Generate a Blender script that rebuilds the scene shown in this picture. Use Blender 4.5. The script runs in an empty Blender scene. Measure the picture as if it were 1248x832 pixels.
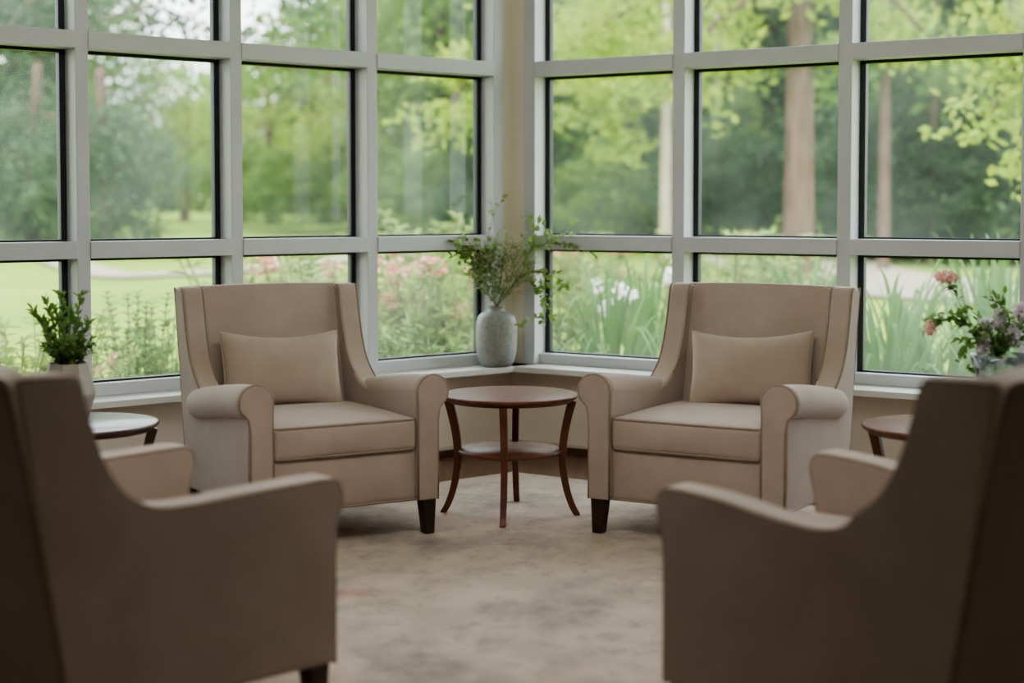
import bpy, math, random
from mathutils import Vector, Matrix, noise
R = math.radians
sc = bpy.context.scene
COL = sc.collection
PI = math.pi

# ------------------------------------------------------------------ camera numbers (1248 x 832 frame)
F = 1900.0                       # focal length in pixels
PITCH = math.atan(F / 40200.0)
Y0 = 249 + F * math.tan(PITCH)   # row of the principal point
EYE = 1.25

# ------------------------------------------------------------------ materials
def nt(name):
    m = bpy.data.materials.new(name); m.use_nodes = True
    t = m.node_tree
    for n in list(t.nodes): t.nodes.remove(n)
    out = t.nodes.new('ShaderNodeOutputMaterial')
    return m, t, out
def N(t, kind, **kw):
    n = t.nodes.new(kind)
    for k, v in kw.items():
        if k in n.inputs: n.inputs[k].default_value = v
        else: setattr(n, k, v)
    return n
def c4(c): return (c[0], c[1], c[2], 1)
def srgb(r, g, b):
    f = lambda x: (x/255/12.92) if x/255 <= .04045 else ((x/255+.055)/1.055)**2.4
    return (f(r), f(g), f(b))
def mixc(t, a, b, fac):
    m = t.nodes.new('ShaderNodeMix'); m.data_type = 'RGBA'
    for s, v in ((6, a), (7, b)):
        if hasattr(v, 'is_output'): t.links.new(v, m.inputs[s])
        else: m.inputs[s].default_value = c4(v)
    if hasattr(fac, 'is_output'): t.links.new(fac, m.inputs[0])
    else: m.inputs[0].default_value = fac
    return m.outputs[2]
def noise_fac(t, scale, detail=3, lo=.4, hi=.6, stretch=(1,1,1), coord='Object', rough=.55):
    tc = t.nodes.new('ShaderNodeTexCoord'); mp = t.nodes.new('ShaderNodeMapping')
    mp.inputs['Scale'].default_value = stretch
    t.links.new(tc.outputs[coord], mp.inputs[0])
    n = N(t, 'ShaderNodeTexNoise', Scale=scale, Detail=detail, Roughness=rough)
    t.links.new(mp.outputs[0], n.inputs['Vector'])
    r = t.nodes.new('ShaderNodeMapRange'); r.inputs[1].default_value = lo; r.inputs[2].default_value = hi
    t.links.new(n.outputs[0], r.inputs[0])
    return r.outputs[0]
def mat(name, ca, cb=None, rough=.6, scale=6, stretch=(1,1,1), lo=.35, hi=.65, bump=0, bscale=200, sheen=0, spec=.5, coat=0):
    m, t, out = nt(name)
    p = N(t, 'ShaderNodeBsdfPrincipled', Roughness=rough)
    p.inputs['Specular IOR Level'].default_value = spec
    if sheen:
        p.inputs['Sheen Weight'].default_value = sheen; p.inputs['Sheen Roughness'].default_value = .5
    if coat: p.inputs['Coat Weight'].default_value = coat; p.inputs['Coat Roughness'].default_value = .15
    if cb is None: p.inputs['Base Color'].default_value = c4(ca)
    else: t.links.new(mixc(t, ca, cb, noise_fac(t, scale, 4, lo, hi, stretch)), p.inputs['Base Color'])
    if bump:
        b = N(t, 'ShaderNodeBump', Strength=bump, Distance=.002)
        t.links.new(noise_fac(t, bscale, 2, 0, 1), b.inputs['Height'])
        t.links.new(b.outputs[0], p.inputs['Normal'])
    t.links.new(p.outputs[0], out.inputs[0])
    return m
def leafmat(name, ca, cb, trans=.4, scale=2.0, rough=.5):
    m, t, out = nt(name)
    col = mixc(t, ca, cb, noise_fac(t, scale, 3, .3, .7))
    d = N(t, 'ShaderNodeBsdfPrincipled', Roughness=rough); d.inputs['Specular IOR Level'].default_value = .3
    tr = N(t, 'ShaderNodeBsdfTranslucent')
    t.links.new(col, d.inputs['Base Color']); t.links.new(col, tr.inputs['Color'])
    mx = N(t, 'ShaderNodeMixShader'); mx.inputs[0].default_value = trans
    t.links.new(d.outputs[0], mx.inputs[1]); t.links.new(tr.outputs[0], mx.inputs[2])
    t.links.new(mx.outputs[0], out.inputs[0])
    return m
def glassmat(name, haze, tint=(.97, 1, .985)):
    m, t, out = nt(name)
    tr = N(t, 'ShaderNodeBsdfTransparent', Color=c4(tint))
    gl = N(t, 'ShaderNodeBsdfGlossy', Roughness=.02)
    lw = N(t, 'ShaderNodeFresnel', IOR=1.3)
    m1 = N(t, 'ShaderNodeMixShader')
    t.links.new(lw.outputs[0], m1.inputs[0]); t.links.new(tr.outputs[0], m1.inputs[1]); t.links.new(gl.outputs[0], m1.inputs[2])
    hz = N(t, 'ShaderNodeBsdfTranslucent', Color=(.85, .93, .9, 1))
    m2 = N(t, 'ShaderNodeMixShader')
    r = noise_fac(t, 1.6, 4, .2, .9)
    mul = N(t, 'ShaderNodeMath', operation='MULTIPLY'); mul.inputs[1].default_value = haze * 2
    t.links.new(r, mul.inputs[0]); t.links.new(mul.outputs[0], m2.inputs[0])
    t.links.new(m1.outputs[0], m2.inputs[1]); t.links.new(hz.outputs[0], m2.inputs[2])
    t.links.new(m2.outputs[0], out.inputs[0])
    return m

M = {}
M['fabric'] = mat('taupe_fabric', srgb(182,164,151), srgb(174,155,142), .85, 5, bump=.25, bscale=500, sheen=.25, spec=.25)
M['pillow'] = mat('pillow_fabric', srgb(182,164,150), srgb(174,155,141), .9, 6, bump=.3, bscale=450, sheen=.25, spec=.2)
M['pipe'] = mat('piping_fabric', srgb(156,139,124), srgb(146,129,115), .8, 20, spec=.25)
M['legwood'] = mat('dark_leg_wood', srgb(62,40,30), srgb(46,29,22), .35, 9, (1,1,6), spec=.5)
M['tablewood'] = mat('table_wood', srgb(122,76,54), srgb(96,56,40), .48, 5, (1,9,1), spec=.35, coat=.05)
M['darktop'] = mat('dark_table_wood', srgb(84,54,42), srgb(66,40,31), .28, 5, (1,9,1), spec=.5, coat=.3)
M['wall'] = mat('beige_wall_paint', srgb(234,224,208), srgb(228,218,202), .85, 2, bump=.1, bscale=60, spec=.2)
M['wall_dark'] = mat('bounce_cut_wall_dark', srgb(62,53,46), srgb(56,48,42), .85, 2, spec=.2)  # out-of-view walls, colour darkened to cut bounce light on the near armchairs
M['ceil'] = mat('ceiling_paint', srgb(225,222,215), None, .9)
M['frame'] = mat('grey_white_aluminium', srgb(209,209,212), srgb(203,203,206), .45, 3, spec=.4)
M['sill'] = mat('white_sill_paint', srgb(226,224,220), srgb(219,217,212), .4, 4)
M['gasket'] = mat('black_gasket', srgb(34,38,42), srgb(26,29,33), .5, 8)
M['base'] = mat('dark_baseboard_wood', srgb(92,62,47), srgb(74,48,36), .5, 6, (1,1,8))
M['strip'] = mat('pale_trim_paint', srgb(208,198,184), srgb(200,190,176), .6, 4)
M['floor'] = mat('brown_wood_floor', srgb(120,84,64), srgb(92,62,46), .4, 4, (8,1,1))
M['glass'] = glassmat('window_glass', .07)
M['celadon'] = mat('grey_speckled_ceramic', srgb(160,161,157), srgb(134,137,134), .4, 60, lo=.45, hi=.75, spec=.5)
M['pot'] = mat('grey_stoneware', srgb(170,162,150), srgb(156,148,137), .7, 12)
M['soil'] = mat('dark_soil', srgb(50,38,30), srgb(34,26,20), .95, 40)
M['leaf_fresh'] = leafmat('fresh_leaf', srgb(138,166,92), srgb(170,190,118), .4, 14)
M['leaf_dark'] = leafmat('dark_leaf', srgb(100,136,70), srgb(136,166,92), .4, 20)
M['leaf_grey'] = leafmat('greyish_fine_leaf', srgb(160,176,128), srgb(188,198,158), .45, 20)
M['stem'] = mat('plant_stem', srgb(128,128,84), srgb(108,104,68), .7, 20)
M['pink'] = leafmat('pink_petal', srgb(252,206,200), srgb(255,230,226), .25, 40)
M['blush'] = leafmat('blush_petal', srgb(214,176,160), srgb(226,196,180), .25, 40)
M['white'] = leafmat('white_petal', srgb(244,240,238), srgb(232,226,232), .25, 40)
M['lilac'] = leafmat('lilac_petal', srgb(244,228,236), srgb(250,240,246), .25, 40)
# clear glass for the flower vase
m, t, out = nt('clear_vase_glass')
a = N(t, 'ShaderNodeBsdfTransparent', Color=(.88,.92,.9,1)); b = N(t, 'ShaderNodeBsdfGlossy', Roughness=.06, Color=(.9,.92,.92,1))
f = N(t, 'ShaderNodeFresnel', IOR=1.55); mx = N(t, 'ShaderNodeMixShader')
t.links.new(f.outputs[0], mx.inputs[0]); t.links.new(a.outputs[0], mx.inputs[1]); t.links.new(b.outputs[0], mx.inputs[2])
h = N(t, 'ShaderNodeBsdfDiffuse', Color=(.75,.78,.78,1)); mx2 = N(t, 'ShaderNodeMixShader')
nf = noise_fac(t, 30, 3, .4, .9); t.links.new(nf, mx2.inputs[0])
t.links.new(mx.outputs[0], mx2.inputs[1]); t.links.new(h.outputs[0], mx2.inputs[2]); t.links.new(mx2.outputs[0], out.inputs[0])
M['vaseglass'] = m
# rug: beige pile with washed out grey-blue strokes and a faint red one
m, t, out = nt('washed_rug')
p = N(t, 'ShaderNodeBsdfPrincipled', Roughness=.95); p.inputs['Specular IOR Level'].default_value = .1
p.inputs['Sheen Weight'].default_value = .2
base = mixc(t, srgb(210,190,172), srgb(190,171,154), noise_fac(t, 5, 6, .35, .65, (1,.8,1)))
base = mixc(t, base, srgb(118,112,114), noise_fac(t, 2.2, 8, .50, .78, (1,.75,1), rough=.68))
base = mixc(t, base, srgb(134,120,110), noise_fac(t, 9, 8, .50, .80, (1,.8,1), rough=.75))
# one faded red stroke
tc = t.nodes.new('ShaderNodeTexCoord'); mp = t.nodes.new('ShaderNodeMapping')
mp.vector_type = 'POINT'
mp.inputs['Location'].default_value = (.535/.16, -4.93/.085, 0); mp.inputs['Scale'].default_value = (1/.16, 1/.085, 0)
t.links.new(tc.outputs['Object'], mp.inputs[0])
gr = N(t, 'ShaderNodeTexGradient', gradient_type='SPHERICAL'); t.links.new(mp.outputs[0], gr.inputs[0])
mul = N(t, 'ShaderNodeMath', operation='MULTIPLY'); t.links.new(gr.outputs[0], mul.inputs[0])
t.links.new(noise_fac(t, 18, 4, .3, .6, (1,2.5,1)), mul.inputs[1])
base = mixc(t, base, srgb(178,118,100), mul.outputs[0])
t.links.new(base, p.inputs['Base Color'])
b = N(t, 'ShaderNodeBump', Strength=.9, Distance=.010); t.links.new(noise_fac(t, 38, 8, 0, 1, (1,.8,1), rough=.75), b.inputs['Height'])
t.links.new(b.outputs[0], p.inputs['Normal']); t.links.new(p.outputs[0], out.inputs[0])
M['rug'] = m
# outdoors
M['lawn'] = mat('lawn_grass', srgb(142,160,70), srgb(116,140,56), .95, .35, lo=.3, hi=.7, spec=.05)
M['path'] = mat('pale_gravel', srgb(172,160,142), srgb(156,144,126), .95, 2, spec=.05)
M['bark'] = mat('brown_bark', srgb(112,92,80), srgb(84,68,59), .95, 3, (3,3,.6), spec=.1)
M['palebark'] = mat('pale_bark', srgb(176,166,148), srgb(150,140,122), .95, 3, (3,3,.6), spec=.1)
M['t_yellow'] = leafmat('yellow_green_leaves', srgb(134,156,46), srgb(170,186,68), .5, .5)
M['t_mid'] = leafmat('mid_green_leaves', srgb(88,120,48), srgb(120,148,62), .45, .4)
M['t_dark'] = leafmat('deep_green_leaves', srgb(50,73,44), srgb(69,92,54), .4, .4)
M['t_blue'] = leafmat('blue_green_leaves', srgb(64,88,58), srgb(88,114,72), .4, .4)
M['shrub'] = leafmat('shrub_leaves', srgb(100,128,66), srgb(128,152,82), .4, 3)
M['shrub2'] = leafmat('soft_shrub_leaves', srgb(126,146,74), srgb(150,166,92), .4, 3)
M['blade'] = leafmat('strap_leaves', srgb(76,112,58), srgb(112,144,74), .4, 2)
M['o_pink'] = leafmat('garden_pink', srgb(208,142,126), srgb(216,168,150), .3, 8)
M['o_white'] = leafmat('garden_white', srgb(240,240,232), srgb(226,226,214), .3, 8)

# ------------------------------------------------------------------ mesh helpers
class MB:
    def __init__(s): s.v = []; s.f = []
    def add(s, vs, fs):
        o = len(s.v); s.v += [tuple(v) for v in vs]; s.f += [tuple(i+o for i in f) for f in fs]; return s
    def box(s, x0, x1, y0, y1, z0, z1):
        return s.add([(x0,y0,z0),(x1,y0,z0),(x1,y1,z0),(x0,y1,z0),(x0,y0,z1),(x1,y0,z1),(x1,y1,z1),(x0,y1,z1)],
                     [(0,3,2,1),(4,5,6,7),(0,1,5,4),(1,2,6,5),(2,3,7,6),(3,0,4,7)])
    def hexa(s, bot, top):
        return s.add(list(bot)+list(top), [(0,3,2,1),(4,5,6,7),(0,1,5,4),(1,2,6,5),(2,3,7,6),(3,0,4,7)])
    def tube(s, pts, r, n=8, closed=False, flat=None):
        P = [Vector(p) for p in pts]; k = len(P)
        rr = r if isinstance(r, (list, tuple)) else [r]*k
        vs = []; up = None
        for i in range(k):
            a = P[(i-1) % k] if (i > 0 or closed) else P[i]; b = P[(i+1) % k] if (i < k-1 or closed) else P[i]
            d = (b-a)
            d = d.normalized() if d.length > 1e-9 else Vector((0,0,1))
            if up is None:
                up = Vector((0,0,1)) if abs(d.z) < .9 else Vector((1,0,0))
            x = d.cross(up)
            if x.length < 1e-6: x = d.orthogonal()
            x.normalize(); y = x.cross(d).normalized(); up = y
            for j in range(n):
                A = 2*PI*j/n
                vs.append(P[i] + rr[i]*(math.cos(A)*x + math.sin(A)*y))
        fs = []
        for i in range(k if closed else k-1):
            i2 = (i+1) % k
            for j in range(n):
                j2 = (j+1) % n
                fs.append((i*n+j, i*n+j2, i2*n+j2, i2*n+j))
        if not closed:
            fs.append(tuple(range(n-1,-1,-1))); fs.append(tuple((k-1)*n+j for j in range(n)))
        return s.add(vs, fs)
    def lathe(s, prof, n=48, c=(0,0,0), jitter=None):
        vs = []; k = len(prof)
        for (r, z) in prof:
            for j in range(n):
                A = 2*PI*j/n
                vs.append((c[0]+r*math.cos(A), c[1]+r*math.sin(A), c[2]+z))
        fs = [(i*n+j, i*n+(j+1)%n, (i+1)*n+(j+1)%n, (i+1)*n+j) for i in range(k-1) for j in range(n)]
        if prof[0][0] > 1e-6: fs.append(tuple(range(n-1,-1,-1)))
        if prof[-1][0] > 1e-6: fs.append(tuple((k-1)*n+j for j in range(n)))
        return s.add(vs, fs)
    def prism(s, poly, axis, a, b):
        """poly: 2D outline; axis 'x' -> (y,z) outline, 'y' -> (x,z), 'z' -> (x,y)"""
        def P(p, h):
            return {'x': (h,p[0],p[1]), 'y': (p[0],h,p[1]), 'z': (p[0],p[1],h)}[axis]
        n = len(poly)
        vs = [P(p,a) for p in poly] + [P(p,b) for p in poly]
        fs = [(i,(i+1)%n,n+(i+1)%n,n+i) for i in range(n)]
        fs += [tuple(range(n-1,-1,-1)), tuple(range(n,2*n))]
        return s.add(vs, fs)
    def leaf(s, p, d, nrm, L, W, bend=.2):
        p = Vector(p); d = Vector(d).normalized(); x = d.cross(Vector(nrm))
        if x.length < 1e-5: x = d.orthogonal()
        x.normalize(); n = x.cross(d)
        q = lambda t, w, h: p + d*L*t + x*W*w + n*L*h
        return s.add([p, q(.35,.5,.05), q(.35,-.5,.05), q(.4,0,-.02), q(.75,.34,-bend*.4+.04), q(.75,-.34,-bend*.4+.04), q(.75,0,-bend*.4), q(1,0,-bend)],
                     [(0,3,1),(0,2,3),(3,6,4,1),(2,5,6,3),(6,7,4),(5,7,6)])
    def card(s, p, L, W, rng):
        p = Vector(p); d = Vector((rng.gauss(0,1), rng.gauss(0,1), rng.gauss(0,.8))).normalized()
        x = d.orthogonal().normalized(); x = Matrix.Rotation(rng.uniform(0,2*PI), 3, d) @ x
        return s.add([p-d*L*.5, p+x*W*.5, p+d*L*.5, p-x*W*.5], [(0,1,2,3)])
    def move(s, dx=0, dy=0, dz=0):
        s.v = [(a+dx,b+dy,c+dz) for a,b,c in s.v]; return s
    def warp(s, fn): s.v = [tuple(fn(*v)) for v in s.v]; return s
    def build(s, name, m, parent=None, smooth=True, bevel=0, seg=3, angle=35, fix=False, **props):
        me = bpy.data.meshes.new(name); me.from_pydata(s.v, [], s.f)
        if fix:
            import bmesh
            bm = bmesh.new(); bm.from_mesh(me); bmesh.ops.recalc_face_normals(bm, faces=bm.faces); bm.to_mesh(me); bm.free()
        me.update()
        if smooth: me.polygons.foreach_set('use_smooth', [True]*len(me.polygons))
        me.materials.append(m)
        o = bpy.data.objects.new(name, me); COL.objects.link(o)
        if parent: o.parent = parent
        if bevel:
            b = o.modifiers.new('bevel', 'BEVEL'); b.width = bevel; b.segments = seg; b.limit_method = 'ANGLE'
            b.angle_limit = R(angle); b.harden_normals = smooth
        for k, v in props.items(): o[k] = v
        return o

def rbox(hx, hy, hz, r, n=10, rs=4):
    """rounded box grid centred on the origin"""
    def ax(h):
        a = [-h + r*(1-math.cos(i/rs*PI/2)) for i in range(rs)]
        inner = [-h+r + (2*h-2*r)*i/n for i in range(n+1)]
        return a + inner + [-q for q in reversed(a)]
    X, Y, Z = ax(hx), ax(hy), ax(hz)
    mb = MB(); idx = {}
    def V(x, y, z):
        k = (round(x,6), round(y,6), round(z,6))
        if k not in idx:
            ix = max(-hx+r, min(hx-r, x)); iy = max(-hy+r, min(hy-r, y)); iz = max(-hz+r, min(hz-r, z))
            d = Vector((x-ix, y-iy, z-iz))
            p = Vector((ix,iy,iz)) + (d.normalized()*r if d.length > 1e-9 else d)
            idx[k] = len(mb.v); mb.v.append(tuple(p))
        return idx[k]
    def grid(A, B, fn, flip):
        for i in range(len(A)-1):
            for j in range(len(B)-1):
                q = [fn(A[i],B[j]), fn(A[i+1],B[j]), fn(A[i+1],B[j+1]), fn(A[i],B[j+1])]
                q = [V(*p) for p in q]
                mb.f.append(tuple(reversed(q)) if flip else tuple(q))
    grid(X, Y, lambda a,b: (a,b,hz), False); grid(X, Y, lambda a,b: (a,b,-hz), True)
    grid(X, Z, lambda a,b: (a,-hy,b), False); grid(X, Z, lambda a,b: (a,hy,b), True)
    grid(Y, Z, lambda a,b: (hx,a,b), False); grid(Y, Z, lambda a,b: (-hx,a,b), True)
    return mb
def spline(pts, n=6):
    P = [Vector(p) for p in pts]; out = []
    for i in range(len(P)-1):
        p0 = P[max(i-1,0)]; p1 = P[i]; p2 = P[i+1]; p3 = P[min(i+2,len(P)-1)]
        for k in range(n):
            t = k/n
            out.append(.5*((2*p1)+(p2-p0)*t+(2*p0-5*p1+4*p2-p3)*t*t+(3*p1-p0-3*p2+p3)*t**3))
    out.append(P[-1]); return out
def empty(name, loc, rz=0, **props):
    o = bpy.data.objects.new(name, None); COL.objects.link(o); o.empty_display_size = .1
    o.location = loc; o.rotation_euler = (0,0,rz)
    for k, v in props.items(): o[k] = v
    return o
def copy_tree(o, parent=None):
    c = o.copy(); COL.objects.link(c)
    if parent: c.parent = parent
    for ch in list(o.children): copy_tree(ch, c)
    return c

# ------------------------------------------------------------------ room shell
CX, CY = 0.0, 7.955
aL, aR = math.atan(2292/F), math.atan(2905/F)
uL = Vector((-math.sin(aL), -math.cos(aL), 0)); nL = Vector((math.cos(aL), -math.sin(aL), 0))
uR = Vector((math.sin(aR), -math.cos(aR), 0)); nR = Vector((-math.cos(aR), -math.sin(aR), 0))
CORNER = Vector((CX, CY, 0))
UP = Vector((0,0,1))
ZC = 2.75; TEND = 4.55
def wbox(mb, u, n, t0, t1, p0, p1, z0, z1):
    """box in wall space: t along the wall from the corner, p towards the room"""
    def P(t, p, z): return CORNER + u*t + n*p + UP*z
    bot = [P(t0,p0,z0), P(t1,p0,z0), P(t1,p1,z0), P(t0,p1,z0)]
    top = [P(t0,p0,z1), P(t1,p0,z1), P(t1,p1,z1), P(t0,p1,z1)]
    if (bot[1]-bot[0]).cross(bot[3]-bot[0]).z < 0: bot = [bot[i] for i in (0,3,2,1)]; top = [top[i] for i in (0,3,2,1)]
    return mb.hexa(bot, top)
ST = 'structure'
LE = CORNER + uL*TEND; RE = CORNER + uR*TEND
BACK = -2.5
poly = [(CX,CY+.13), (LE.x-.1,LE.y+.1), (LE.x-.1,BACK-.1), (RE.x+.1,BACK-.1), (RE.x+.1,RE.y+.1)]
MB().prism(poly, 'z', -.15, 0).build('floor', M['floor'], smooth=False, fix=True, kind=ST)
MB().prism(poly, 'z', ZC, ZC+.12).build('ceiling', M['ceil'], smooth=False, fix=True, kind=ST)
MB().box(LE.x-.12, LE.x, BACK, LE.y, 0, ZC).build('wall_far_left', M['wall_dark'], smooth=False, kind=ST)
MB().box(RE.x, RE.x+.12, BACK, RE.y, 0, ZC).build('wall_far_right', M['wall_dark'], smooth=False, kind=ST)
MB().box(LE.x, RE.x, BACK-.12, BACK, 0, ZC).build('wall_back', M['wall_dark'], smooth=False, kind=ST)
ZS0, ZS1 = .41, .44           # sill
LT0, LT1 = 1.024, 1.095         # lower transom
UT0, UT1 = 1.895, 1.966         # upper transom
PG = -.115                      # glass plane
specs = {
 'left':  (uL, nL, [.091, .8585, 1.5875, 2.3105, 3.035, 3.76, 4.52], .058),
 'right': (uR, nR, [.105, .945, 1.7745, 2.585, 3.41, 4.515], .064),
}
for k, (side, (u, n, ms, w)) in enumerate(specs.items(), 1):
    mb = MB(); wbox(mb, u, n, -.02, TEND+.05, -.16, 0, 0, ZS0); wbox(mb, u, n, -.02, ms[0]-.03, -.16, -.012, ZS0, ZC)
    mb.build('wall_'+side, M['wall'], smooth=False, kind=ST)
    wbox(MB(), u, n, .015 if side=='left' else 0, TEND, 0, .012, 0, .034).build('baseboard_'+side, M['base'], smooth=False, bevel=.003, kind=ST)
    wbox(MB(), u, n, .015 if side=='left' else 0, TEND, 0, .016, .034, .052).build('trim_%d' % k, M['strip'], smooth=False, bevel=.004, kind=ST)
    win = empty('window_%d' % k, CORNER + u*1.5 + UP*ZS1, kind=ST)
    inv = Matrix.Translation(-win.location)
    def wb(name, m, boxes, bev=0):
        mb = MB()
        for b in boxes: wbox(mb, u, n, *b)
        mb.v = [tuple(Vector(v) - win.location) for v in mb.v]
        return mb.build(name, m, win, smooth=False, bevel=bev, seg=2)
    wb('window_sill', M['sill'], [(-.09 if side=='left' else -.09, TEND, -.13, .14, ZS0, ZS1)], .004)
    for i, tm in enumerate(ms):
        wb('mullion', M['frame'], [(tm-w/2, tm+w/2, -.15, 0, ZS1-.005, ZC)], .003)
    tops = [(ZS1, .492), (LT0, LT1), (UT0, UT1), (ZC-.1, ZC)]
    for i in range(len(ms)-1):
        a, b = ms[i]+w/2, ms[i+1]-w/2
        for j, (z0, z1) in enumerate(tops):
            wb('bottom_rail' if j == 0 else ('head_rail' if j == 3 else 'transom'), M['frame'],
               [(a-.001, b+.001, -.14, (-.045 if j == 0 else .006), z0, z1)], .003)
        for (z0, z1) in ((.492, LT0), (LT1, UT0), (UT1, ZC-.1)):
            g = .026; gh = .013
            wb('gasket', M['gasket'], [(a, a+g, PG-.02, PG+.014, z0, z1), (b-g, b, PG-.02, PG+.014, z0, z1),
                                       (a+g, b-g, PG-.02, PG+.014, z0, z0+.008), (a+g, b-g, PG-.02, PG+.014, z1-gh, z1)])
            g -= .006
            pane = MB()
            def P(t, z): return CORNER + u*t + n*PG + UP*z - win.location
            pane.add([P(a+g,z0+.002), P(b-g,z0+.002), P(b-g,z1-.004), P(a+g,z1-.004)], [(0,1,2,3)])
            pane.build('pane', M['glass'], win, smooth=False)

# rug, edges parallel to the two window walls
off = .62; apex = CORNER + Vector((0, -off/math.sin((aL+aR)/2), 0))
apex = CORNER + (nL+nR).normalized()*(off/math.sin(PI/2-(PI-(aL+aR))/2+0)) if False else apex
r1 = apex + uL*3.3; r2 = apex + uR*3.3
rp = [(apex.x,apex.y), (r1.x,r1.y), (r1.x,-1.6), (r2.x,-1.6), (r2.x,r2.y)]
o = MB().prism(rp, 'z', .0, .012).build('area_rug', M['rug'], smooth=False, bevel=.004, fix=True)
o['label'] = 'washed beige area rug with faded grey strokes covering the wood floor'; o['category'] = 'rug'

# ------------------------------------------------------------------ armchairs
ZB = .147; XI, XO = .285, .385; HY = .41
def chair_profile(scroll, dip=1.0, ws=0):
    rear = [(.815,.90), (.812,.885), (.79,.72), (.755,.47), (.715,.25), (.695,ZB)]
    wing = [(a+ws, b) for a, b in [(.525,.617), (.563,.645), (.594,.687), (.619,.738), (.637,.792), (.651,.846), (.660,.884), (.672,.905), (.692,.912)]]
    if scroll:
        front = [(0,ZB), (0,.30), (0,.560)]
        top = [(.20,.540), (.38,.520), (.46,.525), (.52,.540), (.57,.570)]
        wing = [(.612,.606), (.645,.652), (.669,.705), (.688,.760), (.703,.815), (.715,.862), (.724,.893), (.735,.908), (.75,.912)]
        c = front + [tuple(p) for p in spline([(a,b,0) for a,b in top+wing], 4)]
    else:
        fr = [(0,.43), (-.004,.48), (-.014,.525), (-.021,.56), (-.018,.586), (-.003,.602), (.025,.608)]
        top = [(.14,.606-.006*dip), (.28,.604-.026*dip), (.39,.600-.033*dip), (.475+ws*.5,.602-.022*dip)]
        c = [(0,ZB)] + [tuple(p) for p in spline([(a,b,0) for a,b in fr+top+wing], 4)]
    c = [(p[0], p[1]) for p in c]
    return c + [(.802,.912)] + rear
def offset_path(prof, i0, i1, inset):
    """points of an outline moved a little to its inside"""
    out = []
    for i in range(i0, i1):
        a = Vector(prof[max(i-1,0)]); b = Vector(prof[min(i+1,len(prof)-1)])
        d = (b-a).normalized(); nrm = Vector((d.y, -d.x))
        out.append(Vector(prof[i]) + nrm*inset)
    return out
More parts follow.
